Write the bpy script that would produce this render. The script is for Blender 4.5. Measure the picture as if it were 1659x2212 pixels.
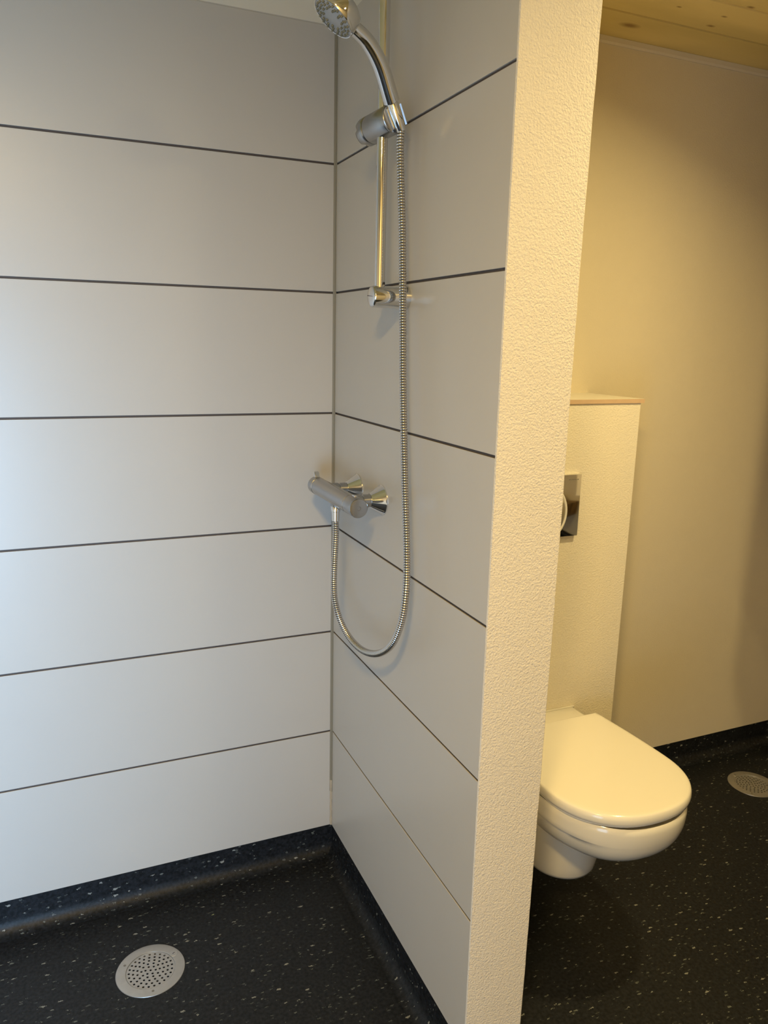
import bpy, bmesh, math, random
from mathutils import Vector, Matrix
random.seed(7)
V = Vector
PI = math.pi
for o in list(bpy.data.objects):
    bpy.data.objects.remove(o, do_unlink=True)
SC = bpy.context.scene
COL = SC.collection

# ------------------------------------------------------------------ camera
cam_d = bpy.data.cameras.new('camera')
cam = bpy.data.objects.new('camera', cam_d)
COL.objects.link(cam)
R = Matrix(((0.91853143, 0.06650177, -0.38971468),
            (-0.39476378, 0.20784655, -0.89496445),
            (0.02148413, 0.97589821, 0.21716608)))
cam.matrix_world = Matrix.Translation((-0.67452, -1.88532, 1.47427)) @ R.to_4x4()
cam_d.sensor_fit = 'VERTICAL'
cam_d.sensor_height = 36.0
cam_d.lens = 36.0 * 1658.56 / 2212.0
cam_d.clip_start = 0.02
SC.camera = cam

# ------------------------------------------------------------------ world, view, lights
SC.view_settings.view_transform = 'Standard'
SC.view_settings.look = 'None'
SC.view_settings.gamma = 1.0
SC.view_settings.use_curve_mapping = False
SC.view_settings.exposure = 0.0
world = bpy.data.worlds.new('world')
SC.world = world
world.use_nodes = True
world.node_tree.nodes['Background'].inputs[0].default_value = (0.55, 0.75, 1.0, 1)
world.node_tree.nodes['Background'].inputs[1].default_value = 1.0


def area(name, loc, target, sx, sy, power, color, shape='RECTANGLE', spread=180):
    l = bpy.data.lights.new(name, 'AREA')
    l.shape = shape
    l.size = sx
    l.size_y = sy
    l.energy = power
    l.color = color
    l.spread = math.radians(spread)
    o = bpy.data.objects.new(name, l)
    COL.objects.link(o)
    o.location = loc
    o.rotation_euler = (V(target) - V(loc)).to_track_quat('-Z', 'Y').to_euler()
    return o


DAY = (0.33, 0.63, 1.0)
WARM = (1.0, 0.67, 0.21)
WARM2 = (1.0, 0.77, 0.35)
# daylight through the glass door in the wall behind the camera, left side
area('daylight_door', (-1.58, -2.50, 0.88), (-1.62, 0, 0.74), 1.0, 1.45, 22.5, DAY, spread=78)
area('daylight_sky', (-1.58, -2.52, 0.60), (-1.58, 0, 0.60), 1.0, 1.1, 15.0, (0.44, 0.70, 1.0))
# the warm lamps under the plank ceiling
LAMPS = [((0.72, -0.98, 2.262), 11.0, 0.06, WARM2, 132), ((0.35, -1.62, 2.262), 5.2, 0.05, WARM2, 180),
         ((-0.95, -2.0, 2.262), 40.0, 0.10, WARM, 175)]
for lp, pw, rd, lc, sp in LAMPS:
    area('lamp_light', (lp[0], lp[1], lp[2] - 0.004), (lp[0], lp[1], 0) if lp[1] < -1 else (0.42, -0.38, 0.5), rd * 2, rd * 2, pw, lc, 'DISK', spread=sp)


# ------------------------------------------------------------------ materials
def new_mat(name):
    m = bpy.data.materials.new(name)
    m.use_nodes = True
    nt = m.node_tree
    b = nt.nodes['Principled BSDF']
    return m, nt, b


def N(nt, t, **kw):
    n = nt.nodes.new(t)
    for k, v in kw.items():
        if k.startswith('i_'):
            n.inputs[k[2:].replace('_', ' ')].default_value = v
        else:
            setattr(n, k, v)
    return n


def simple(name, col, rough=0.5, metal=0.0, coat=0.0, noise=0.0, nscale=20, bump=0.0, bscale=200, bdist=0.001,
           spec=0.5, detail=3.0):
    m, nt, b = new_mat(name)
    b.inputs['Roughness'].default_value = rough
    b.inputs['Metallic'].default_value = metal
    b.inputs['Coat Weight'].default_value = coat
    b.inputs['Coat Roughness'].default_value = 0.08
    b.inputs['Specular IOR Level'].default_value = spec
    g = N(nt, 'ShaderNodeNewGeometry')
    n = N(nt, 'ShaderNodeTexNoise')
    n.inputs['Scale'].default_value = nscale
    n.inputs['Detail'].default_value = 4
    nt.links.new(g.outputs['Position'], n.inputs['Vector'])
    mx = N(nt, 'ShaderNodeMix', data_type='RGBA')
    mx.inputs[6].default_value = (*[c * (1 - noise) for c in col], 1)
    mx.inputs[7].default_value = (*[min(1, c * (1 + noise)) for c in col], 1)
    nt.links.new(n.outputs['Fac'], mx.inputs[0])
    nt.links.new(mx.outputs[2], b.inputs['Base Color'])
    if bump > 0:
        n2 = N(nt, 'ShaderNodeTexNoise')
        n2.inputs['Scale'].default_value = bscale
        n2.inputs['Detail'].default_value = detail
        nt.links.new(g.outputs['Position'], n2.inputs['Vector'])
        bp = N(nt, 'ShaderNodeBump')
        bp.inputs['Strength'].default_value = bump
        bp.inputs['Distance'].default_value = bdist
        nt.links.new(n2.outputs['Fac'], bp.inputs['Height'])
        nt.links.new(bp.outputs[0], b.inputs['Normal'])
    return m


M = {}
M['panel'] = simple('grey_laminate_panel', (0.52, 0.495, 0.465), 0.34, noise=0.02, nscale=6, spec=0.5)
M['groove'] = simple('groove_grey', (0.075, 0.06, 0.055), 0.7)
M['plaster'] = simple('rough_plaster', (0.78, 0.73, 0.66), 0.8, noise=0.02, bump=1.0, bscale=300, bdist=0.0020, detail=2.5)
M['plaster_fine'] = simple('painted_wall', (0.72, 0.64, 0.49), 0.8, noise=0.02, bump=0.6, bscale=260, bdist=0.0012)
M['plaster_mid'] = simple('painted_plaster', (0.78, 0.72, 0.60), 0.8, noise=0.02, bump=0.8, bscale=230, bdist=0.0018)
M['white_paint'] = simple('white_paint', (0.72, 0.69, 0.62), 0.6)
M['trim'] = simple('painted_trim', (0.70, 0.64, 0.54), 0.55)
M['strip'] = simple('corner_strip', (0.225, 0.205, 0.16), 0.5)
M['sealant'] = simple('sealant', (0.45, 0.38, 0.29), 0.5)
M['chrome'] = simple('chrome', (0.72, 0.72, 0.72), 0.07, metal=1.0)
M['chrome_satin'] = simple('satin_chrome', (0.40, 0.40, 0.40), 0.24, metal=1.0)
M['hose'] = simple('hose_steel', (0.62, 0.60, 0.58), 0.2, metal=1.0)
M['hose_groove'] = simple('hose_groove', (0.10, 0.085, 0.075), 0.4, metal=0.6)
M['grey_plastic'] = simple('grey_plastic', (0.42, 0.42, 0.42), 0.4)
M['rubber'] = simple('nozzle_rubber', (0.20, 0.19, 0.13), 0.5)
M['black'] = simple('black_plastic', (0.01, 0.01, 0.01), 0.5)
M['ceramic'] = simple('ceramic', (0.80, 0.77, 0.70), 0.12, coat=0.5)
M['seat_plastic'] = simple('seat_plastic', (0.82, 0.79, 0.72), 0.16, coat=0.3)
M['steel'] = simple('brushed_steel', (0.46, 0.45, 0.44), 0.42, metal=0.75, noise=0.12, nscale=60)
M['dark_hole'] = simple('dark_pit', (0.006, 0.004, 0.008), 0.9)
M['laminate'] = simple('white_laminate', (0.74, 0.70, 0.60), 0.35)
M['ply'] = simple('plywood_edge', (0.58, 0.41, 0.27), 0.6, noise=0.1, nscale=40)
M['satin_white'] = simple('satin_white_ring', (0.75, 0.73, 0.70), 0.3)
M['mark'] = simple('engraved_mark', (0.16, 0.15, 0.14), 0.6)


def wood_mat(name, along='X', dark=(0.58, 0.47, 0.19), light=(0.80, 0.65, 0.29), plank=0.1492, off=0.0046, knots=()):
    m, nt, b = new_mat(name)
    b.inputs['Roughness'].default_value = 0.55
    g = N(nt, 'ShaderNodeNewGeometry')
    mp = N(nt, 'ShaderNodeMapping')
    mp.inputs['Scale'].default_value = (0.5, 3.0, 3.0) if along == 'X' else (5.0, 0.35, 3.0)
    nt.links.new(g.outputs['Position'], mp.inputs['Vector'])
    # every board its own piece of the grain
    sep = N(nt, 'ShaderNodeSeparateXYZ')
    nt.links.new(g.outputs['Position'], sep.inputs[0])
    dv = N(nt, 'ShaderNodeMath', operation='MULTIPLY_ADD')
    dv.inputs[1].default_value = 1 / plank
    dv.inputs[2].default_value = off
    nt.links.new(sep.outputs['Y' if along == 'X' else 'X'], dv.inputs[0])
    fl = N(nt, 'ShaderNodeMath', operation='FLOOR')
    nt.links.new(dv.outputs[0], fl.inputs[0])
    ml = N(nt, 'ShaderNodeMath', operation='MULTIPLY')
    ml.inputs[1].default_value = 7.31
    nt.links.new(fl.outputs[0], ml.inputs[0])
    cb = N(nt, 'ShaderNodeCombineXYZ')
    nt.links.new(ml.outputs[0], cb.inputs[0])
    nt.links.new(ml.outputs[0], cb.inputs[2])
    ad = N(nt, 'ShaderNodeVectorMath', operation='ADD')
    nt.links.new(mp.outputs[0], ad.inputs[0])
    nt.links.new(cb.outputs[0], ad.inputs[1])
    ns = N(nt, 'ShaderNodeTexNoise')
    ns.inputs['Scale'].default_value = 2.0
    ns.inputs['Detail'].default_value = 5
    ns.inputs['Distortion'].default_value = 0.6
    nt.links.new(ad.outputs[0], ns.inputs['Vector'])
    wv = N(nt, 'ShaderNodeTexWave')
    wv.bands_direction = 'Y' if along == 'X' else 'X'
    wv.inputs['Scale'].default_value = 0.5
    wv.inputs['Distortion'].default_value = 7.0
    wv.inputs['Detail'].default_value = 2.0
    nt.links.new(ad.outputs[0], wv.inputs['Vector'])
    av = N(nt, 'ShaderNodeMath', operation='MULTIPLY_ADD')
    av.inputs[1].default_value = 0.30
    nt.links.new(wv.outputs['Fac'], av.inputs[0])
    nt.links.new(ns.outputs['Fac'], av.inputs[2])
    cr = N(nt, 'ShaderNodeValToRGB')
    cr.color_ramp.elements[0].position = 0.40
    cr.color_ramp.elements[0].color = (*dark, 1)
    cr.color_ramp.elements[1].position = 0.80
    cr.color_ramp.elements[1].color = (*light, 1)
    nt.links.new(av.outputs[0], cr.inputs[0])
    # knots
    kmp = N(nt, 'ShaderNodeMapping')
    kmp.inputs['Scale'].default_value = (2.2, 5.5, 1.0) if along == 'X' else (5.5, 2.2, 1.0)
    kmp.inputs['Location'].default_value = (0.37, 0.10, 0)
    nt.links.new(g.outputs['Position'], kmp.inputs['Vector'])
    vo = N(nt, 'ShaderNodeTexVoronoi')
    vo.inputs['Scale'].default_value = 1.0
    nt.links.new(kmp.outputs[0], vo.inputs['Vector'])
    kr = N(nt, 'ShaderNodeValToRGB')
    kr.color_ramp.elements[0].position = 0.03
    kr.color_ramp.elements[0].color = (1, 1, 1, 1)
    kr.color_ramp.elements[1].position = 0.13
    kr.color_ramp.elements[1].color = (0, 0, 0, 1)
    nt.links.new(vo.outputs['Distance'], kr.inputs[0])
    sc = N(nt, 'ShaderNodeSeparateColor')
    nt.links.new(vo.outputs['Color'], sc.inputs[0])
    gt = N(nt, 'ShaderNodeMath', operation='GREATER_THAN')
    gt.inputs[1].default_value = 0.25
    nt.links.new(sc.outputs[0], gt.inputs[0])
    kf = N(nt, 'ShaderNodeMath', operation='MULTIPLY')
    nt.links.new(kr.outputs[0], kf.inputs[0])
    nt.links.new(gt.outputs[0], kf.inputs[1])
    mx = N(nt, 'ShaderNodeMix', data_type='RGBA')
    mx.inputs[7].default_value = (0.17, 0.08, 0.025, 1)
    nt.links.new(kf.outputs[0], mx.inputs[0])
    nt.links.new(cr.outputs[0], mx.inputs[6])
    last = mx.outputs[2]
    for kx, ky, kr_ in knots:          # knots at their own places in the boards
        sb = N(nt, 'ShaderNodeVectorMath', operation='SUBTRACT')
        nt.links.new(g.outputs['Position'], sb.inputs[0])
        sb.inputs[1].default_value = (kx, ky, ZCEIL)
        sm = N(nt, 'ShaderNodeVectorMath', operation='MULTIPLY')
        sm.inputs[1].default_value = (0.55 / kr_, 1.25 / kr_, 0.0)
        nt.links.new(sb.outputs[0], sm.inputs[0])
        ln = N(nt, 'ShaderNodeVectorMath', operation='LENGTH')
        nt.links.new(sm.outputs[0], ln.inputs[0])
        rp = N(nt, 'ShaderNodeValToRGB')
        rp.color_ramp.elements[0].position = 0.25
        rp.color_ramp.elements[0].color = (.85, .85, .85, 1)
        rp.color_ramp.elements[1].position = 0.95
        rp.color_ramp.elements[1].color = (0, 0, 0, 1)
        nt.links.new(ln.outputs['Value'], rp.inputs[0])
        m2 = N(nt, 'ShaderNodeMix', data_type='RGBA')
        m2.inputs[7].default_value = (0.24, 0.13, 0.04, 1)
        nt.links.new(rp.outputs[0], m2.inputs[0])
        nt.links.new(last, m2.inputs[6])
        last = m2.outputs[2]
    nt.links.new(last, b.inputs['Base Color'])
    return m


ZCEIL = 2.29
M['ceiling_wood'] = wood_mat('spruce_ceiling', 'X', knots=[(0.776, -0.086, 0.022), (0.963, -0.176, 0.01), (0.963, -0.303, 0.009), (0.807, -0.228, 0.006), (0.949, -0.234, 0.007)])
M['vanity_wood'] = wood_mat('old_wood', 'Y', (0.05, 0.03, 0.01), (0.28, 0.16, 0.05), 0.2, 0)


def vinyl_mat():
    m, nt, b = new_mat('speckled_vinyl')
    g = N(nt, 'ShaderNodeNewGeometry')
    n1 = N(nt, 'ShaderNodeTexNoise')
    n1.inputs['Scale'].default_value = 130
    n1.inputs['Detail'].default_value = 3
    nt.links.new(g.outputs['Position'], n1.inputs['Vector'])
    cr = N(nt, 'ShaderNodeValToRGB')
    cr.color_ramp.elements[0].position = 0.35
    cr.color_ramp.elements[0].color = (0.0030, 0.0038, 0.0050, 1)
    cr.color_ramp.elements[1].position = 0.65
    cr.color_ramp.elements[1].color = (0.0135, 0.0158, 0.0205, 1)
    nt.links.new(n1.outputs['Fac'], cr.inputs[0])
    last = cr.outputs[0]
    # distort the lookup a little so that the chips are uneven slivers
    n2 = N(nt, 'ShaderNodeTexNoise')
    n2.inputs['Scale'].default_value = 300
    n2.inputs['Detail'].default_value = 1
    nt.links.new(g.outputs['Position'], n2.inputs['Vector'])
    for k, (scale, thr, rad, rot, col) in enumerate([
            (66, 0.80, 0.135, 0.5, (0.24, 0.25, 0.24)), (90, 0.80, 0.15, -0.35, (0.13, 0.145, 0.14)),
            (110, 0.80, 0.18, 1.2, (0.07, 0.078, 0.078)), (42, 0.955, 0.07, 0.1, (0.24, 0.27, 0.15))]):
        mp = N(nt, 'ShaderNodeMapping')
        mp.inputs['Rotation'].default_value = (0, 0, rot)
        mp.inputs['Scale'].default_value = (0.55, 1.45, 1.0)
        mp.inputs['Location'].default_value = (k * 3.1, k * 1.7, k * 0.9)
        nt.links.new(g.outputs['Position'], mp.inputs['Vector'])
        ad = N(nt, 'ShaderNodeVectorMath', operation='MULTIPLY_ADD')
        ad.inputs[1].default_value = (0.007, 0.007, 0.007)
        nt.links.new(n2.outputs['Color'], ad.inputs[0])
        nt.links.new(mp.outputs[0], ad.inputs[2])
        vo = N(nt, 'ShaderNodeTexVoronoi')
        vo.inputs['Scale'].default_value = scale
        nt.links.new(ad.outputs[0], vo.inputs['Vector'])
        sc = N(nt, 'ShaderNodeSeparateColor')
        nt.links.new(vo.outputs['Color'], sc.inputs[0])
        gt = N(nt, 'ShaderNodeMath', operation='GREATER_THAN')
        gt.inputs[1].default_value = thr
        nt.links.new(sc.outputs[0], gt.inputs[0])
        rr = N(nt, 'ShaderNodeMath', operation='MULTIPLY_ADD')
        rr.inputs[1].default_value = rad
        rr.inputs[2].default_value = rad * 0.7
        nt.links.new(sc.outputs[1], rr.inputs[0])
        lt = N(nt, 'ShaderNodeMath', operation='LESS_THAN')
        nt.links.new(vo.outputs['Distance'], lt.inputs[0])
        nt.links.new(rr.outputs[0], lt.inputs[1])
        mu = N(nt, 'ShaderNodeMath', operation='MULTIPLY')
        nt.links.new(gt.outputs[0], mu.inputs[0])
        nt.links.new(lt.outputs[0], mu.inputs[1])
        mx = N(nt, 'ShaderNodeMix', data_type='RGBA')
        mx.inputs[7].default_value = (*col, 1)
        nt.links.new(mu.outputs[0], mx.inputs[0])
        nt.links.new(last, mx.inputs[6])
        last = mx.outputs[2]
    nt.links.new(last, b.inputs['Base Color'])
    b.inputs['Roughness'].default_value = 0.50
    b.inputs['Specular IOR Level'].default_value = 0.30
    n3 = N(nt, 'ShaderNodeTexNoise')
    n3.inputs['Scale'].default_value = 350
    nt.links.new(g.outputs['Position'], n3.inputs['Vector'])
    bp = N(nt, 'ShaderNodeBump')
    bp.inputs['Strength'].default_value = 0.5
    bp.inputs['Distance'].default_value = 0.0006
    nt.links.new(n3.outputs['Fac'], bp.inputs['Height'])
    nt.links.new(bp.outputs[0], b.inputs['Normal'])
    return m


M['vinyl'] = vinyl_mat()


# ------------------------------------------------------------------ mesh helpers
def obj(name, bm, mats, parent=None, smooth=True, angle=40, loc=None):
    me = bpy.data.meshes.new(name)
    bmesh.ops.recalc_face_normals(bm, faces=bm.faces)
    bm.to_mesh(me)
    bm.free()
    if not isinstance(mats, (list, tuple)):
        mats = [mats]
    for m in mats:
        me.materials.append(m)
    o = bpy.data.objects.new(name, me)
    COL.objects.link(o)
    if smooth:
        for p in me.polygons:
            p.use_smooth = True
        try:
            me.set_sharp_from_angle(angle=math.radians(angle))
        except Exception:
            pass
    if parent:
        o.parent = parent
    if loc:
        o.location = loc
    return o


def tag(o, label=None, cat=None, group=None, kind=None):
    if label: o['label'] = label
    if cat: o['category'] = cat
    if group: o['group'] = group
    if kind: o['kind'] = kind
    return o


def struct(name, bm, mats, label, cat, smooth=False, **kw):
    return tag(obj(name, bm, mats, smooth=smooth, **kw), label, cat, kind='structure')


def empty(name, loc, label, cat, group=None):
    o = bpy.data.objects.new(name, None)
    COL.objects.link(o)
    o.empty_display_size = 0.05
    o.location = loc
    return tag(o, label, cat, group)


def box(bm, x0, x1, y0, y1, z0, z1, mi=0, bev=0.0):
    vs = [bm.verts.new((x, y, z)) for x in (x0, x1) for y in (y0, y1) for z in (z0, z1)]
    fs = []
    for q in ((0, 1, 3, 2), (4, 6, 7, 5), (0, 4, 5, 1), (2, 3, 7, 6), (0, 2, 6, 4), (1, 5, 7, 3)):
        f = bm.faces.new([vs[i] for i in q])
        f.material_index = mi
        fs.append(f)
    if bev > 0:
        es = list({e for f in fs for e in f.edges})
        bmesh.ops.bevel(bm, geom=es, offset=bev, segments=2, profile=0.5, affect='EDGES')
    return fs


def frame(d, hint=V((0, 0, 1))):
    d = d.normalized()
    if abs(d.dot(hint)) > 0.98:
        hint = V((0, 1, 0))
    a = hint.cross(d).normalized()
    return a, d.cross(a)


def lathe(bm, p0, d, prof, seg=48, mi=0, cap=True, hint=V((0, 0, 1)), start=0.0):
    """profile of (distance along d, radius) turned about the axis p0 + t d"""
    p0 = V(p0); d = V(d).normalized()
    a, b = frame(d, hint)
    rings = []
    for t, r in prof:
        if r < 1e-6:
            rings.append([bm.verts.new(p0 + d * t)])
        else:
            rings.append([bm.verts.new(p0 + d * t + (a * math.cos(w) + b * math.sin(w)) * r)
                          for w in [start + 2 * PI * i / seg for i in range(seg)]])
    for A, B in zip(rings, rings[1:]):
        for i in range(seg):
            j = (i + 1) % seg
            if len(A) == 1 and len(B) > 1:
                f = bm.faces.new((A[0], B[i], B[j]))
            elif len(B) == 1 and len(A) > 1:
                f = bm.faces.new((A[i], A[j], B[0]))
            elif len(A) > 1:
                f = bm.faces.new((A[i], A[j], B[j], B[i]))
            else:
                continue
            f.material_index = mi
    if cap:
        for ring in (rings[0], rings[-1]):
            if len(ring) > 2:
                f = bm.faces.new(ring)
                f.material_index = mi
    return rings


def catmull(pts, n):
    pts = [V(p) for p in pts]
    P = [pts[0] * 2 - pts[1]] + pts + [pts[-1] * 2 - pts[-2]]
    out = []
    for i in range(1, len(P) - 2):
        for k in range(n):
            t = k / n
            a, b, c, d = P[i - 1], P[i], P[i + 1], P[i + 2]
            out.append(0.5 * ((2 * b) + (c - a) * t + (2 * a - 5 * b + 4 * c - d) * t * t +
                              (3 * b - a - 3 * c + d) * t * t * t))
    out.append(pts[-1])
    return out


def resample(pts, step):
    L = [0.0]
    for a, b in zip(pts, pts[1:]):
        L.append(L[-1] + (b - a).length)
    n = max(2, int(L[-1] / step))
    out = []
    j = 0
    for k in range(n + 1):
        s = L[-1] * k / n
        while j < len(L) - 2 and L[j + 1] < s:
            j += 1
        f = (s - L[j]) / max(1e-9, L[j + 1] - L[j])
        out.append(pts[j].lerp(pts[j + 1], min(1, f)))
    return out, L[-1]


def tube(bm, pts, rad, seg=24, mi=0, cap=True, squash=None):
    """rad: list of radii per point; parallel transport frames"""
    pts = [V(p) for p in pts]
    T = []
    for i in range(len(pts)):
        a = pts[max(0, i - 1)]
        b = pts[min(len(pts) - 1, i + 1)]
        T.append((b - a).normalized())
    u, w = frame(T[0])
    rings = []
    for i, p in enumerate(pts):
        if i:
            u = (u - T[i] * u.dot(T[i])).normalized()
        w = T[i].cross(u)
        r = rad[i] if isinstance(rad, (list, tuple)) else rad
        rings.append([bm.verts.new(p + (u * math.cos(2 * PI * k / seg) + w * math.sin(2 * PI * k / seg)) * r)
                      for k in range(seg)])
    for A, B in zip(rings, rings[1:]):
        for k in range(seg):
            j = (k + 1) % seg
            f = bm.faces.new((A[k], A[j], B[j], B[k]))
            f.material_index = mi
    if cap:
        for r in (rings[0], rings[-1]):
            f = bm.faces.new(r)
            f.material_index = mi
    return rings


def prism(bm, outline, axis, a, b, mi=0):
    """closed 2D outline extruded along an axis from a to b"""
    def P(uv, t):
        if axis == 'x': return (t, uv[0], uv[1])
        if axis == 'y': return (uv[0], t, uv[1])
        return (uv[0], uv[1], t)
    A = [bm.verts.new(P(q, a)) for q in outline]
    B = [bm.verts.new(P(q, b)) for q in outline]
    n = len(outline)
    fs = [bm.faces.new(A), bm.faces.new(B)]
    for i in range(n):
        j = (i + 1) % n
        fs.append(bm.faces.new((A[i], A[j], B[j], B[i])))
    for f in fs:
        f.material_index = mi
    return fs


# ------------------------------------------------------------------ the room
XL, XR, YF = -2.35, 2.15, -2.6     # left wall, right wall, front wall (behind the camera)
ZC = 2.29                          # ceiling underside
PL, PT = 0.7986, 0.1419            # partition length and thickness
ZS = 0.09                          # top of the coved skirting
JOINTS = [0.3897 + 0.3 * k for k in range(7)]   # panel joints, the last is the top edge of the cladding

SHX, SHY = -0.545, -0.256          # shower drain
TDX, TDY = 1.4767, -0.2001         # drain on the toilet side

# floor with two round openings for the drains
bm = bmesh.new()
outer = [bm.verts.new(p) for p in ((XL, YF, 0), (XR, YF, 0), (XR, 0.02, 0), (XL, 0.02, 0))]
edges = [bm.edges.new((outer[i], outer[(i + 1) % 4])) for i in range(4)]
for cx, cy in ((SHX, SHY), (TDX, TDY)):
    c = [bm.verts.new((cx + 0.0745 * math.cos(2 * PI * i / 48), cy + 0.0745 * math.sin(2 * PI * i / 48), 0)) for i in range(48)]
    edges += [bm.edges.new((c[i], c[(i + 1) % 48])) for i in range(48)]
bmesh.ops.triangle_fill(bm, use_beauty=True, edges=edges)
bad = [f for f in bm.faces if any((f.calc_center_median() - V((cx, cy, 0))).length < 0.06 for cx, cy in ((SHX, SHY), (TDX, TDY)))
       and all(any(abs((v.co - V((cx, cy, 0))).length - 0.0745) < 0.001 for cx, cy in ((SHX, SHY), (TDX, TDY))) for v in f.verts)]
bmesh.ops.delete(bm, geom=bad, context='FACES')
struct('floor', bm, M['vinyl'], 'dark speckled vinyl floor covering', 'floor')


def cove(r=0.034, back=0.02, n=10, top=ZS):
    """profile (out from wall, height): upright vinyl then a curve into the floor"""
    pts = [(back, -0.004), (back, top), (-0.0035 + 0.0, top), ]
    pts = [(back, top), (0.003, top), (0.003, r)]
    for i in range(1, n + 1):
        w = PI / 2 * i / n
        pts.append((0.003 - r * (1 - math.cos(w)), r * (1 - math.sin(w)) + 0.0006))
    pts.append((0.003 - r, -0.004))
    pts.append((back, -0.004))
    return pts


CV = cove()
# back wall skirting: shower side, then toilet side
bm = bmesh.new()
prism(bm, [(y, z) for y, z in CV], 'x', XL, 0.012)
struct('baseboard_back', bm, M['vinyl'], 'dark vinyl skirting coved up the rear shower wall', 'baseboard', smooth=True, angle=35)
bm = bmesh.new()
prism(bm, [(y, z) for y, z in CV], 'x', PT - 0.006, XR)
struct('baseboard_toilet', bm, M['vinyl'], 'dark vinyl skirting coved up the wall behind the toilet', 'baseboard', smooth=True, angle=35)
# partition skirting on the shower side (out from wall is -x), it turns round the end of the partition
bm = bmesh.new()
prism(bm, [(x, z) for x, z in CV], 'y', -PL + 0.006, 0.012)
struct('baseboard_partition', bm, M['vinyl'], 'dark vinyl skirting coved up the shower face of the partition', 'baseboard', smooth=True, angle=35)
bm = bmesh.new()
prism(bm, [(PT - x, z) for x, z in CV], 'y', -PL + 0.006, 0.012)
struct('baseboard_partition_right', bm, M['vinyl'], 'dark vinyl skirting on the toilet face of the partition', 'baseboard', smooth=True, angle=35)
bm = bmesh.new()
prism(bm, [(x + XR, z) for x, z in CV], 'y', YF, 0.012)
struct('baseboard_right', bm, M['vinyl'], 'dark vinyl skirting on the right hand wall', 'baseboard', smooth=True, angle=35)


# clad wall: boards with real grooves between them. The profile runs up the wall (out, z)
def clad_profile(thick=0.010):
    g, dp = 0.0050, 0.0036
    segs = []          # (out, z, material of the face that ends here)
    segs.append((0.0, ZS + 0.0))
    for z in JOINTS[:-1]:
        segs += [(0.0, z - g / 2 - 0.0004), (0.0005, z - g / 2), (0.0020, z - g / 2), (dp, z - g / 2), (dp, z + g / 2), (0.0005, z + g / 2), (0.0, z + g / 2 + 0.0004)]
    segs.append((0.0, JOINTS[-1] - 0.0022))
    segs += [(0.0012, JOINTS[-1] - 0.001), (0.0012, JOINTS[-1] + 0.001)]
    return segs


def clad(bm, fn, a, b):
    prof = clad_profile()
    A = [bm.verts.new(fn(o, z, a)) for o, z in prof]
    B = [bm.verts.new(fn(o, z, b)) for o, z in prof]
    for i in range(len(prof) - 1):
        f = bm.faces.new((A[i], B[i], B[i + 1], A[i + 1]))
        f.material_index = 1 if min(prof[i][0], prof[i + 1][0]) > 0.0019 else 0
    # lower edge of the boards, and a solid back
    lo = prof[0]
    C = [bm.verts.new(fn(0.010, ZS, a)), bm.verts.new(fn(0.010, ZS, b))]
    D = [bm.verts.new(fn(0.010, ZC, a)), bm.verts.new(fn(0.010, ZC, b))]
    E = [bm.verts.new(fn(0.0012, ZC, a)), bm.verts.new(fn(0.0012, ZC, b))]
    for q in ((A[0], B[0], C[1], C[0]), (C[0], C[1], D[1], D[0]), (D[0], D[1], E[1], E[0])):
        bm.faces.new(q)
    f = bm.faces.new((A[-1], B[-1], E[1], E[0]))
    f.material_index = 2
    bm.faces.new([C[0]] + A + [E[0], D[0]])
    bm.faces.new([C[1]] + B + [E[1], D[1]])


bm = bmesh.new()
clad(bm, lambda o, z, t: (t, o, z), XL, 0.0)
struct('wall_back', bm, [M['panel'], M['groove'], M['white_paint']],
       'rear shower wall clad in wide pale grey boards with dark joints', 'wall')
bm = bmesh.new()
clad(bm, lambda o, z, t: (o, t, z), -PL + 0.004, 0.0)
struct('wall_partition_face', bm, [M['panel'], M['groove'], M['white_paint']],
       'pale grey boards on the shower face of the partition', 'wall')

# partition core with plastered end; its right edge is a touch uneven over the height, as plaster is
bm = bmesh.new()
zs = [0.0] + [0.05 + 0.02 * i for i in range(112)] + [ZC]
def tw(z):
    ks = [(0, .131), (.30, .1345), (.60, .1375), (.90, .1405), (1.2, .142), (1.6, .1425), (2.0, .1475), (2.4, .152)]
    for (z0, a), (z1, b) in zip(ks, ks[1:]):
        if z <= z1:
            return a + (b - a) * (z - z0) / (z1 - z0)
    return ks[-1][1]
rows = []
for z in zs:
    j = random.uniform(-.0004, .0004)
    k = random.uniform(-.0004, .0004)
    t = tw(z) + j
    rows.append([bm.verts.new(p) for p in ((0.010, 0.02, z), (0.010, -PL + 0.004, z), (0.0003 + k * .6, -PL + 0.004, z), (0.0006 + k * .6, -PL, z),
                                           (0.05, -PL, z), (0.10, -PL, z), (t - 0.002, -PL, z), (t, -PL + 0.002, z), (PT, -PL + 0.25, z), (PT, 0.02, z))])
for A, B in zip(rows, rows[1:]):
    for i in range(10):
        j = (i + 1) % 10
        bm.faces.new((A[i], A[j], B[j], B[i]))
bm.faces.new(rows[0]); bm.faces.new(rows[-1])
struct('wall_partition', bm, M['plaster'], 'rough white plastered end of the short partition wall', 'wall')

# wall behind the toilet, above the skirting
bm = bmesh.new()
box(bm, PT, XR + 0.1, 0.0, 0.12, ZS, ZC + 0.05)
struct('wall_toilet', bm, M['plaster_fine'], 'painted wall behind the boxed-in cistern', 'wall')
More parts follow.
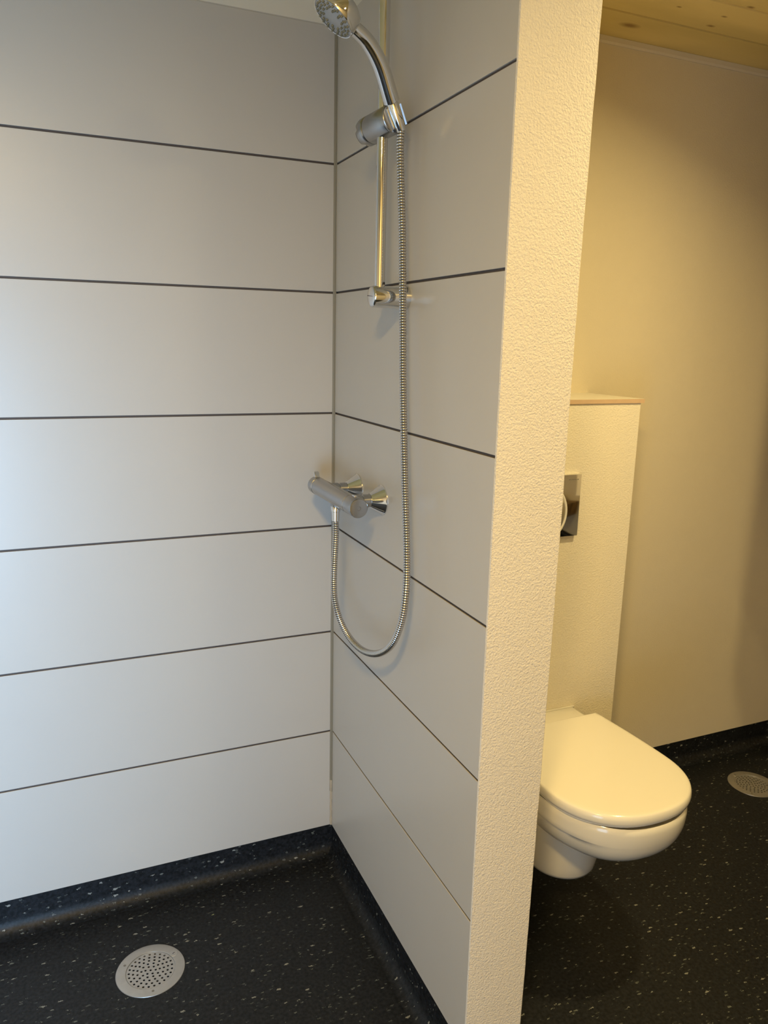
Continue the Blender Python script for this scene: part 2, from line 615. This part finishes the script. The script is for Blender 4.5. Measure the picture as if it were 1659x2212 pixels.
# solid backing behind the shower wall
bm = bmesh.new()
box(bm, XL - 0.1, PT, 0.0105, 0.12, 0.0, ZC + 0.05)
struct('wall_rear_core', bm, M['white_paint'], 'solid rear wall behind the boards', 'wall')
bm = bmesh.new()
box(bm, XL - 0.1, XL, YF - 0.1, 0.0, 0.0, ZC + 0.05)
struct('wall_left', bm, M['plaster_fine'], 'left wall of the shower room', 'wall')
bm = bmesh.new()
box(bm, XR + 0.003, XR + 0.1, YF - 0.1, 0.0, 0.0, ZC + 0.05)
struct('wall_right', bm, M['plaster_fine'], 'right wall of the toilet room', 'wall')
# front wall behind the camera with the opening of the glass door
DX0, DX1, DZ1 = -2.12, -1.12, 1.75
bm = bmesh.new()
box(bm, XL, DX0, YF - 0.1, YF, 0, ZC + 0.05)
box(bm, DX1, XR, YF - 0.1, YF, 0, ZC + 0.05)
box(bm, DX0, DX1, YF - 0.1, YF, DZ1, ZC + 0.05)
struct('wall_front', bm, M['plaster_fine'], 'wall behind the camera with a glazed opening', 'wall')
bm = bmesh.new()
for q in ((DX0, DX0 + 0.04, 0.0, DZ1), (DX1 - 0.04, DX1, 0.0, DZ1), (DX0 + 0.04, DX1 - 0.04, DZ1 - 0.04, DZ1), (DX0 + 0.04, DX1 - 0.04, 0.0, 0.12)):
    box(bm, q[0], q[1], YF - 0.06, YF - 0.01, q[2], q[3], bev=0.003)
struct('window_1', bm, M['white_paint'], 'white frame of the glazed opening behind the camera', 'window')

# block added out of view, only to shade the right of the toilet wall
bm = bmesh.new()
box(bm, 1.25, XR, -0.70, -0.36, 1.0, ZC)
struct('shade_block', bm, M['plaster_fine'], 'added unseen block that shades the right of the toilet room wall', 'wall')

# plank ceiling: each board with V-joints
bm = bmesh.new()
y = 0.02
edge_y = 0.0035
pts = [(0.03, ZC)]
k = 0
yy = 0.0052
while yy > YF - 0.1:
    yn = yy - 0.1492
    pts += [(yy - 0.0045, ZC), (yn + 0.0045, ZC), (yn + 0.0025, ZC + 0.0060), (yn - 0.0025, ZC + 0.0060)]
    yy = yn
pts += [(YF - 0.15, ZC), (YF - 0.15, ZC + 0.02), (0.03, ZC + 0.02)]
prism(bm, pts, 'x', XL - 0.1, XR + 0.1)
struct('ceiling', bm, M['ceiling_wood'], 'ceiling of knotty spruce boards', 'ceiling')

# cornice on the back wall of the toilet room
bm = bmesh.new()
prism(bm, [(0.0, ZC - 0.018), (-0.005, ZC - 0.018), (-0.0085, ZC - 0.013), (-0.0085, ZC - 0.0005), (0.0, ZC - 0.0005)], 'x', PT, XR)
struct('trim_1', bm, M['trim'], 'narrow painted cornice under the plank ceiling', 'trim')

# corner strip between the two clad walls
bm = bmesh.new()
prof = [(0.0, 0.0), (-0.0082, 0.0), (-0.0082, -0.0012)]
for i in range(0, 7):
    w = PI / 2 * i / 6
    prof.append((-0.0075 + 0.0063 * math.sin(w), -0.0075 + 0.0063 * math.cos(w)))
prof = [(0.0, 0.0), (-0.0062, 0.0), (-0.0058, -0.0012), (-0.0030, -0.0026), (-0.0018, -0.0042), (-0.0012, -0.0068), (0.0, -0.0072)]
prism(bm, prof, 'z', 0.20, JOINTS[-1])
prism(bm, [(x * .7, y * .7) for x, y in prof], 'z', ZS, 0.20)
struct('trim_2', bm, M['strip'], 'taupe strip running up the shower corner', 'trim', smooth=True)
bm = bmesh.new()
for i in range(12):
    z0 = ZS + 0.001 + i * 0.012
    s = 0.0036 + 0.0006 * math.sin(i * 1.9)
    lathe(bm, (-0.002, -0.002, z0), (0, 0, 1), [(0, s), (0.013, s)], seg=8)
struct('trim_3', bm, M['sealant'], 'bead of beige sealant at the foot of the corner', 'trim')

# ------------------------------------------------------------------ boxed-in cistern
BX1, BY, BZ = 0.792, -0.24, 1.326
bm = bmesh.new()
box(bm, PT - 0.002, BX1, BY, 0.0, 0.0, BZ)
struct('wall_cistern_box', bm, M['plaster_mid'], 'plastered box that hides the cistern behind the toilet', 'wall')
bm = bmesh.new()
fs = box(bm, PT, 0.8015, BY - 0.004, 0.0, BZ, 1.337, mi=1)
for f in fs:
    if f.calc_center_median().z > 1.3369:
        f.material_index = 0
o = obj('shelf_board', bm, [M['laminate'], M['ply']], smooth=False)
tag(o, 'thin white shelf board with bare plywood edge, on top of the boxed-in cistern', 'shelf')

# ------------------------------------------------------------------ flush plate
FX, FZ = 0.482, 1.0585
fp = empty('flush_plate', (FX, BY, FZ), 'chrome flush plate with round button on the box above the toilet', 'flush plate')
bm = bmesh.new()
box(bm, -0.123, 0.123, -0.013, 0.0, -0.0835, 0.0835, bev=0.0012)
obj('plate', bm, M['chrome'], fp, angle=30)
bm = bmesh.new()
lathe(bm, (0.0, -0.013, -0.017), (0, -1, 0), [(-0.002, 0.0)] + [(-0.002, 0.078), (0.0006, 0.0785), (0.0015, 0.080), (0.0015, 0.083), (0.0006, 0.0845), (-0.002, 0.085)], seg=72, cap=False)
# keep only the rim of the ring
bmesh.ops.delete(bm, geom=[v for v in bm.verts if V((v.co.x, 0, v.co.z + 0.017)).length < 0.0775], context='VERTS')
obj('button_ring', bm, M['satin_white'], fp)
bm = bmesh.new()
lathe(bm, (0.0, -0.013, -0.017), (0, -1, 0), [(0, 0.0775), (0.0006, 0.0775), (0.0011, 0.0765), (0.0011, 0.0)], seg=72, cap=False)
obj('flush_button', bm, M['chrome'], fp, angle=30)
bm = bmesh.new()
for i, w in enumerate((0.0035, 0.003, 0.0032, 0.003, 0.003, 0.002, 0.003)):
    x = 0.083 + i * 0.0046
    box(bm, x, x + w, -0.01315, -0.0128, 0.0690, 0.0712)
obj('engraved_mark', bm, M['mark'], fp, smooth=False)

# ------------------------------------------------------------------ toilet
TX = 0.482
toilet = empty('toilet', (TX, BY, 0.0), 'white wall-hung toilet with closed lid, fixed to the plastered box', 'toilet')
NS = 64


def d_outline(w, yb, yf, wb=None, p=2.25, ym=None):
    """plan outline of the pan: straight-ish sides from the rear, rounded nose. local y: 0 wall, negative forward"""
    wb = w * 0.92 if wb is None else wb
    ym = yb + (yf - yb) * 0.58 if ym is None else ym
    pts = []
    n1, n2 = 12, 40
    for i in range(n1):
        t = i / n1
        s = math.sin(t * PI / 2)
        pts.append((wb + (w - wb) * s, yb + (ym - yb) * t))
    for i in range(n2 + 1):
        a = PI * i / n2
        c, s = math.cos(a), math.sin(a)
        pts.append((w * math.copysign(abs(c) ** (2 / p), c), ym + (yf - ym) * abs(s) ** (2 / p)))
    for i in range(n1 - 1, -1, -1):
        t = i / n1
        s = math.sin(t * PI / 2)
        pts.append((-(wb + (w - wb) * s), yb + (ym - yb) * t))
    return pts


def loft(bm, rings, cap0=True, cap1=True, mi=0):
    R_ = [[bm.verts.new(p) for p in r] for r in rings]
    n = len(R_[0])
    for A, B in zip(R_, R_[1:]):
        for i in range(n):
            j = (i + 1) % n
            bm.faces.new((A[i], A[j], B[j], B[i])).material_index = mi
    if cap0: bm.faces.new(R_[0])
    if cap1: bm.faces.new(R_[-1])
    return R_


# bowl: D-shaped, under-cut sides, rounded belly
bm = bmesh.new()
rings = []
lv = [(0.447, .170, -.524, 0), (0.4545, .1745, -.531, 0), (0.4575, .178, -.535, 0), (0.453, .1815, -.5385, 0), (0.442, .1825, -.540, 0),
      (0.424, .1825, -.539, 0), (0.4125, .1818, -.5370, 0), (0.4110, .1816, -.5366, 0.15), (0.4095, .1812, -.5362, 1), (0.398, .1790, -.533, 1),
      (0.385, .1755, -.527, 1), (0.370, .170, -.517, 1), (0.356, .162, -.502, 1),
      (0.344, .150, -.484, 1.0), (0.334, .134, -.460, 1.0), (0.326, .112, -.430, 1.0), (0.321, .085, -.395, 1.0), (0.319, .05, -.35, 1.0)]
for z, w, yf, ins in lv:
    r = []
    for x, yy in d_outline(w, 0.0, yf, wb=max(w - .014, w * .93)):
        f = min(1, max(0, (yy + 0.505) / 0.075))
        f = f * f * (3 - 2 * f)
        k = 1 - 0.040 * ins * f
        r.append((x * k, yy * 0.988, z))
    rings.append(r)
loft(bm, rings)
obj('bowl', bm, M['ceramic'], toilet, angle=60)
# shroud round the outlet, hanging below the bowl
bm = bmesh.new()
rings = []
for z, w, yf in [(0.345, .102, -.325), (0.26, .098, -.312), (0.19, .093, -.300), (0.165, .091, -.295), (0.155, .087, -.290), (0.150, .078, -.279), (0.149, .06, -.25)]:
    rings.append([(x + math.copysign(.0035, x) * (1 if yy > -.165 else 0), yy, z) for x, yy in d_outline(w, 0.0, yf, wb=w, p=2.0, ym=-.20)])
loft(bm, rings)
obj('outlet_shroud', bm, M['ceramic'], toilet, angle=60)
# rear deck of the ceramic up to the wall, with a bead of sealant
bm = bmesh.new()
box(bm, -0.166, 0.166, -0.12, 0.0, 0.42, 0.4615, bev=0.006)
obj('rear_deck', bm, M['ceramic'], toilet, angle=50)
bm = bmesh.new()
box(bm, -0.168, 0.168, -0.004, 0.0, 0.459, 0.4655, bev=0.0015)
obj('sealant_bead', bm, M['white_paint'], toilet, angle=50)
# seat ring under the lid
bm = bmesh.new()
rings = []
for z, g in [(0.4605, -.006), (0.4625, -.003), (0.4665, -.003), (0.468, -.005)]:
    rings.append([(x, yy, z) for x, yy in d_outline(.1825 + g, -0.105, -.528 - g, wb=.166 + g)])
loft(bm, rings)
seat = obj('seat', bm, M['seat_plastic'], toilet, angle=50)
# lid with softly rounded edge and a slight crown
bm = bmesh.new()
rings = []
prof = [(0.4675, -.004), (0.4662, -.0015), (0.4672, .0), (0.474, .0015), (0.481, .0010), (0.4872, -.0006), (0.4898, -.0026), (0.4912, -.0060), (0.4918, -.014),
        (0.4922, -.04), (0.4926, -.07), (0.4930, -.11), (0.4932, -.15)]
for z, g in prof:
    rings.append([(x, yy, z) for x, yy in d_outline(.1825 + g, -0.100 + min(0, g) * .5, -.529 - g, wb=max(.004, .168 + g))])
loft(bm, rings)
obj('lid', bm, M['seat_plastic'], toilet, angle=50)
for sx in (-1, 1):
    bm = bmesh.new()
    lathe(bm, (sx * 0.075 - 0.02, -0.094, 0.469), (1, 0, 0), [(0, 0.0), (0, 0.010), (0.001, 0.011), (0.039, 0.011), (0.04, 0.010), (0.04, 0)], seg=24, cap=False)
    lathe(bm, (sx * 0.075, -0.085, 0.455), (0, 0, 1), [(0, 0.014), (0.012, 0.014), (0.014, 0.011)], seg=24)
    obj('hinge', bm, M['seat_plastic'], toilet)


# ------------------------------------------------------------------ floor drains
def drain(cx, cy, rot, label):
    d = empty('floor_drain', (cx, cy, 0), label, 'floor drain', 'round steel floor drains')
    d.rotation_euler = (0, 0, rot)
    # flange ring with a shallow inner step
    bm = bmesh.new()
    lathe(bm, (0, 0, 0), (0, 0, 1), [(-0.004, 0.074), (0.0004, 0.0795), (0.0016, 0.0790), (0.0020, 0.0775), (0.0021, 0.0575), (0.0016, 0.0565), (-0.0006, 0.0562),
                                     (-0.0008, 0.052), (-0.004, 0.052)], seg=72, cap=False)
    obj('rim', bm, M['steel'], d, angle=25)
    # grate: a disc with round holes
    holes = []
    for rr, nn, ph in ((0.0495, 25, 0.0), (0.0400, 20, 0.1), (0.0305, 15, 0.25), (0.0210, 10, 0.0), (0.0118, 6, 0.3), (0.0, 1, 0)):
        for i in range(nn):
            w = ph + 2 * PI * i / nn
            holes.append((rr * math.cos(w), rr * math.sin(w)))
    bm = bmesh.new()
    def circ(x, y, r, n, z):
        vs = [bm.verts.new((x + r * math.cos(2 * PI * i / n), y + r * math.sin(2 * PI * i / n), z)) for i in range(n)]
        return [bm.edges.new((vs[i], vs[(i + 1) % n])) for i in range(n)]
    E = circ(0, 0, 0.0556, 60, 0.0004)
    for x, y in holes:
        E += circ(x, y, 0.0028, 10, 0.0004)
    bmesh.ops.triangle_fill(bm, use_beauty=True, edges=E)
    def inhole(f):
        c = f.calc_center_median()
        return any((c.x - x) ** 2 + (c.y - y) ** 2 < 0.0022 ** 2 for x, y in holes)
    bmesh.ops.delete(bm, geom=[f for f in bm.faces if inhole(f)], context='FACES')
    g = bmesh.ops.extrude_face_region(bm, geom=list(bm.faces))
    for v in [e for e in g['geom'] if isinstance(e, bmesh.types.BMVert)]:
        v.co.z -= 0.0014
    obj('grate', bm, M['steel'], d, smooth=False)
    bm = bmesh.new()
    lathe(bm, (0, 0, 0), (0, 0, 1), [(-0.004, 0.0555), (-0.06, 0.052), (-0.062, 0.0)], seg=40, cap=False)
    obj('drain_pit', bm, M['dark_hole'], d)
    for w in (0.0, 2 * PI / 3, 4 * PI / 3):
        bm = bmesh.new()
        x, y = 0.0655 * math.cos(w), 0.0655 * math.sin(w)
        if w == 0.0:      # key tab let into the rim
            lathe(bm, (x, y, 0.0021), (0, 0, 1), [(0, 0.0098), (0.0004, 0.0094), (0.0005, 0.0)], seg=28, cap=False)
            obj('key_tab', bm, M['steel'], d)
            bm = bmesh.new()
            box(bm, x - 0.0032, x + 0.0032, y - 0.0006, y + 0.0006, 0.0022, 0.0029)
            obj('slot', bm, M['dark_hole'], d, smooth=False)
        else:
            lathe(bm, (x, y, 0.0020), (0, 0, 1), [(0, 0.0032), (0.0004, 0.0028), (0.0002, 0.0012), (0.0002, 0)], seg=16, cap=False)
            obj('screw', bm, M['mark'], d)
    return d


drain(SHX, SHY, math.radians(28), 'round perforated steel drain in the shower floor, below the grey boards')
drain(TDX, TDY, math.radians(100), 'round perforated steel drain in the floor right of the toilet, cut by the picture edge')

# ------------------------------------------------------------------ shower rail
RX, RY = -0.060, -0.427
rail = empty('shower_rail', (0, RY, 1.56), 'upright chrome shower rail with sliding holder on the partition', 'shower rail')
bm = bmesh.new()
lathe(bm, (RX, 0, 0.0), (0, 0, 1), [(0.0, 0.0108), (0.60, 0.0108)], seg=40)
obj('pole', bm, M['chrome'], rail)
for z in (0.0, 0.60):
    bm = bmesh.new()
    lathe(bm, (0, 0, z), (-1, 0, 0), [(0, 0.0225), (0.074, 0.0208), (0.0765, 0.0200), (0.0785, 0.0178), (0.0795, 0.010), (0.080, 0.0)], seg=48, cap=False)
    obj('wall_bracket', bm, M['chrome'], rail, angle=50)
# slider: a fat barrel lying across the rail
SL = V((RX, 0.0, 1.876 - 1.56))
ax = V((math.sin(math.radians(14)), -math.cos(math.radians(14)), 0.10)).normalized()
bm = bmesh.new()
lathe(bm, SL, ax, [(-0.034, 0.0), (-0.034, 0.0235), (-0.032, 0.0262), (-0.031, 0.0265), (0.031, 0.0268), (0.033, 0.0258), (0.0335, 0.0)], seg=56, cap=False)
slider = obj('slider', bm, M['chrome_satin'], rail, angle=35)
bm = bmesh.new()
a_, b_ = frame(ax)
rings = []
for t, r, dp in [(-0.0345, 0.0255, 0.0), (-0.036, 0.0265, 0.0), (-0.050, 0.0262, 0.004), (-0.056, 0.0245, 0.0045), (-0.058, 0.021, 0.003)]:
    rings.append([tuple(SL + ax * t + (a_ * math.cos(w) + b_ * math.sin(w)) * (r - dp * 0.8 * max(0, math.cos(4 * w + 0.4)) ** 3))
                  for w in [2 * PI * i / 60 for i in range(60)]])
loft(bm, rings)
obj('clamp_knob', bm, M['chrome_satin'], slider, angle=50)
# fork that grips the hose cone: sits on the near face of the barrel
H0 = SL + ax * 0.0335
ud = (V((-0.42, 0.0, 0.91)) - ax * V((-0.42, 0.0, 0.91)).dot(ax)).normalized()   # up direction of the fork
sd = ax.cross(ud).normalized()
bm = bmesh.new()
lathe(bm, H0 - ax * 0.001, ax, [(0, 0.0262), (0.003, 0.0265), (0.004, 0.0255), (0.004, 0.0)], seg=56, cap=False)
obj('holder_disc', bm, M['chrome_satin'], slider, angle=35)
bm = bmesh.new()
n = 16
rin0, rin1, rout = 0.0118, 0.0104, 0.0150
HC = H0 + ax * 0.0100
for k0 in range(1):
    rings_o = []
    for (h, ri, ro) in ((0.018, 0.0119, 0.0150), (-0.018, 0.0104, 0.0140)):
        outer_ = []
        inner_ = []
        for i in range(n + 1):
            w = math.radians(105) + math.radians(215) * i / n
            dv = ax * math.cos(w) + sd * math.sin(w)
            outer_.append(bm.verts.new(HC + ud * h + dv * ro))
            inner_.append(bm.verts.new(HC + ud * h + dv * ri))
        rings_o.append((outer_, inner_))
    (o0, i0), (o1, i1) = rings_o
    for i in range(n):
        bm.faces.new((o0[i], o0[i + 1], o1[i + 1], o1[i]))
        bm.faces.new((i0[i], i1[i], i1[i + 1], i0[i + 1]))
        bm.faces.new((o0[i], i0[i], i0[i + 1], o0[i + 1]))
        bm.faces.new((o1[i], o1[i + 1], i1[i + 1], i1[i]))
    bm.faces.new((o0[0], o1[0], i1[0], i0[0]))
    bm.faces.new((o0[n], i0[n], i1[n], o1[n]))
obj('fork', bm, M['chrome'], slider, angle=35)
HCW = HC + V((0, RY, 1.56))          # world centre of the cone in the fork

# ------------------------------------------------------------------ hand shower
CH = V((-0.1934, -0.5239, 2.0045))
n_ = V((-0.6108, 0.0584, -0.7897)).normalized()
base = HCW + ud * 0.027
hs = empty('hand_shower', tuple(base), 'chrome hand shower with round spray head resting in the holder', 'hand shower')
def L(p): return V(p) - base
# handle
rimdir = (HCW - CH)
rimdir = (rimdir - n_ * rimdir.dot(n_)).normalized()
endp = CH + rimdir * 0.030 - n_ * 0.016
p1 = base
p2 = base + ud * 0.030 
pm1 = base.lerp(endp, 0.40) + (-n_) * 0.014
pm2 = base.lerp(endp, 0.72) + (-n_) * 0.013
path = catmull([p1, pm1, pm2, endp], 14)
path, ln = resample(path, 0.004)
rad = []
for i in range(len(path)):
    t = i / (len(path) - 1)
    rad.append(0.0152 - 0.0032 * t + 0.0008 * math.sin(t * PI))
bm = bmesh.new()
tube(bm, [L(p) for p in path], rad, seg=36)
obj('handle', bm, M['chrome'], hs, angle=50)
bm = bmesh.new()
lathe(bm, L(base - ud * 0.004), ud, [(0, 0.010), (0.004, 0.0104), (0.005, 0.0135), (0.006, 0.0140)], seg=36)
obj('handle_collar', bm, M['chrome'], hs)
# head shell (dome) and face
bm = bmesh.new()
lathe(bm, L(CH), -n_, [(-0.0030, 0.0370), (-0.0034, 0.0388), (-0.001, 0.0400), (0.004, 0.0402), (0.018, 0.0392), (0.025, 0.0368), (0.029, 0.032), (0.032, 0.022), (0.0335, 0.010), (0.034, 0.0)],
      seg=64, cap=False)
obj('head_shell', bm, M['chrome'], hs, angle=50)
bm = bmesh.new()
lathe(bm, L(CH), n_, [(0.0, 0.0384), (0.0018, 0.0376), (0.0026, 0.036), (0.0028, 0.0)], seg=64, cap=False)
face = obj('spray_face', bm, M['grey_plastic'], hs, angle=50)
fa, fb = frame(n_)
proto = None
nz = []
for rr, nn, ph in ((0.0325, 20, 0.0), (0.0262, 15, 0.15), (0.0198, 10, 0.3)):
    for i in range(nn):
        w = ph + 2 * PI * i / nn
        nz.append((fa * math.cos(w) + fb * math.sin(w)) * rr)
bm = bmesh.new()
lathe(bm, (0, 0, 0), n_, [(0.0, 0.0023), (0.0030, 0.0018), (0.0036, 0.0012), (0.0036, 0)], seg=10, cap=False)
nz_o = obj('nozzle', bm, M['rubber'], face, loc=L(CH) + n_ * 0.0026 + nz[0])
for q in nz[1:]:
    c = nz_o.copy()
    COL.objects.link(c)
    c.parent = face
    c.location = L(CH) + n_ * 0.0026 + q

# ------------------------------------------------------------------ mixer
MX, MY, MZ = -0.0835, -0.247, 1.1235
mixer = empty('shower_mixer', (0, MY, MZ), 'chrome thermostatic bar mixer on two wall escutcheons', 'mixer tap')
yd = V((0, -1, 0))
bm = bmesh.new()
lathe(bm, (MX, 0, 0), yd, [(-0.118, 0.0195), (-0.117, 0.0212), (0.098, 0.0212), (0.099, 0.0200)], seg=48)
# small raised saddle where the outlet leaves
lathe(bm, (MX, 0, -0.014), (0, 0, -1), [(0, 0.0125), (0.010, 0.0115)], seg=32)
obj('body', bm, M['chrome_satin'], mixer, angle=35)
bm = bmesh.new()
lathe(bm, (MX, 0, 0), yd, [(0.1000, 0.0200), (0.1012, 0.0215), (0.1440, 0.0215), (0.1462, 0.0200), (0.1466, 0.0165), (0.1466, 0.0045), (0.1458, 0.0040), (0.1458, 0)], seg=48, cap=False)
kn = obj('temperature_knob', bm, M['chrome_satin'], mixer, angle=35)
bm = bmesh.new()
box(bm, MX - 0.003, MX + 0.003, -0.128, -0.108, 0.0200, 0.0240, bev=0.001)
obj('safety_button', bm, M['chrome'], kn)
bm = bmesh.new()
lathe(bm, (MX, 0, 0), yd, [(-0.1195, 0.0200), (-0.1205, 0.0215), (-0.1440, 0.0215), (-0.1460, 0.0198), (-0.1464, 0.0)], seg=48, cap=False)
fk = obj('flow_knob', bm, M['chrome_satin'], mixer, angle=35)
bm = bmesh.new()
pts = [(0.1440, 0.017), (0.1330, 0.0185), (0.1300, 0.022), (0.1400, 0.0330), (0.1450, 0.0340), (0.1470, 0.031)]
A = [bm.verts.new((MX - 0.006, y, z)) for y, z in pts]
B = [bm.verts.new((MX + 0.006, y, z)) for y, z in pts]
bm.faces.new(A); bm.faces.new(B)
for i in range(len(pts)):
    j = (i + 1) % len(pts)
    bm.faces.new((A[i], A[j], B[j], B[i]))
bmesh.ops.bevel(bm, geom=list(bm.edges), offset=0.0012, segments=2, affect='EDGES')
obj('stop_lever', bm, M['chrome'], fk, angle=60)
for s in (0.075, -0.075):
    bm = bmesh.new()
    lathe(bm, (0, s, 0), (-1, 0, 0), [(0, 0.0350), (0.0022, 0.0350), (0.0042, 0.0330), (0.028, 0.0175), (0.030, 0.0160), (0.030, 0.010)], seg=56)
    obj('escutcheon', bm, M['chrome'], mixer, angle=30)
    bm = bmesh.new()
    lathe(bm, (0, s, 0), (-1, 0, 0), [(0.028, 0.0150), (0.048, 0.0150), (0.049, 0.0138), (0.0505, 0.0138), (0.0515, 0.0155), (0.070, 0.0155)], seg=40)
    obj('union_nut', bm, M['chrome_satin'], mixer, angle=35)

# ------------------------------------------------------------------ hose
HP = [(MX, MY, 1.066), (MX, MY - 0.003, 1.0357), (-0.086, -0.2475, 0.955), (-0.0865, -0.2470, 0.905), (-0.085, -0.253, 0.868), (-0.08, -0.2755, 0.8289), (-0.073, -0.3196, 0.8010), (-0.066, -0.3836, 0.7940),
      (-0.06, -0.4546, 0.8132), (-0.053, -0.511, 0.8533), (-0.047, -0.5412, 0.9085), (-0.043, -0.5532, 0.9716), (-0.04, -0.5477, 1.057),
      (-0.037, -0.5234, 1.1936), (-0.034, -0.4964, 1.3743), (-0.033, -0.4810, 1.5514), (-0.035, -0.4750, 1.6799), (-0.039, -0.4700, 1.7794)]
top = HCW - ud * 0.022
HP += [tuple(V(HP[-1]).lerp(top, 0.62) + V((-0.0012, 0, 0))), tuple(top)]
hose = empty('shower_hose', (MX, MY, 1.08), 'ribbed metal shower hose looping from the mixer up to the holder', 'hose')
h0 = V((MX, MY, 1.08))
pts, ln = resample(catmull(HP, 16), 0.00105)
rad = []
for i in range(len(pts)):
    rad.append((0.0077, 0.0078, 0.0075, 0.0064, 0.0064)[i % 5])
bm = bmesh.new()
rg = tube(bm, [p - h0 for p in pts], rad, seg=16)
bm.verts.index_update()
low = {v.index for i, q in enumerate(rg) if i % 5 >= 3 for v in q}
for f in bm.faces:
    if all(v.index in low for v in f.verts):
        f.material_index = 1
obj('ribbed_tube', bm, [M['hose'], M['hose_groove']], hose, angle=80)
bm = bmesh.new()
lathe(bm, V((0, 0, 0.0195)), (0, 0, -1), [(0, 0.0105), (0.001, 0.0112), (0.012, 0.0112), (0.013, 0.0095), (0.035, 0.0090), (0.036, 0.0080)], seg=32)
obj('lower_nut', bm, M['chrome'], hose)
bm = bmesh.new()
lathe(bm, HCW - ud * 0.026 - h0, ud, [(0, 0.0080), (0.002, 0.0092), (0.046, 0.0116), (0.049, 0.0112)], seg=32)
obj('conical_nut', bm, M['chrome'], hose)


# ------------------------------------------------------------------ washstand opposite the box (mirrored in the flush plate)
ws = empty('washstand', (1.85, -1.8, 0), 'wooden washstand with white basin by the right wall', 'washstand')
bm = bmesh.new()
box(bm, -0.30, 0.30, -0.60, 0.60, 0.52, 0.78, bev=0.004)
obj('cabinet', bm, M['vanity_wood'], ws, smooth=False)
bm = bmesh.new()
rings = []
for z, k in [(0.78, .70), (0.82, .88), (0.88, 1.0), (0.90, 1.02), (0.90, .97), (0.86, .90), (0.81, .70), (0.80, .3)]:
    rings.append([(0.22 * k * math.cos(2 * PI * i / 40), 0.30 * k * math.sin(2 * PI * i / 40), z) for i in range(40)])
loft(bm, rings)
obj('basin', bm, M['ceramic'], ws, angle=50)

# ------------------------------------------------------------------ lamps under the ceiling (seen only in reflections)
for lp, pw, rd, lc, sp in LAMPS:
    t = empty('ceiling_lamp', (lp[0], lp[1], ZC), 'round recessed lamp in the plank ceiling', 'lamp', 'round ceiling lamps')
    bm = bmesh.new()
    lathe(bm, (0, 0, 0), (0, 0, -1), [(0, 0.072), (0.010, 0.070), (0.026, 0.060), (0.026, 0.053), (0.020, 0.053), (0.020, 0.0)], seg=40, cap=False)
    obj('housing', bm, M['white_paint'], t)
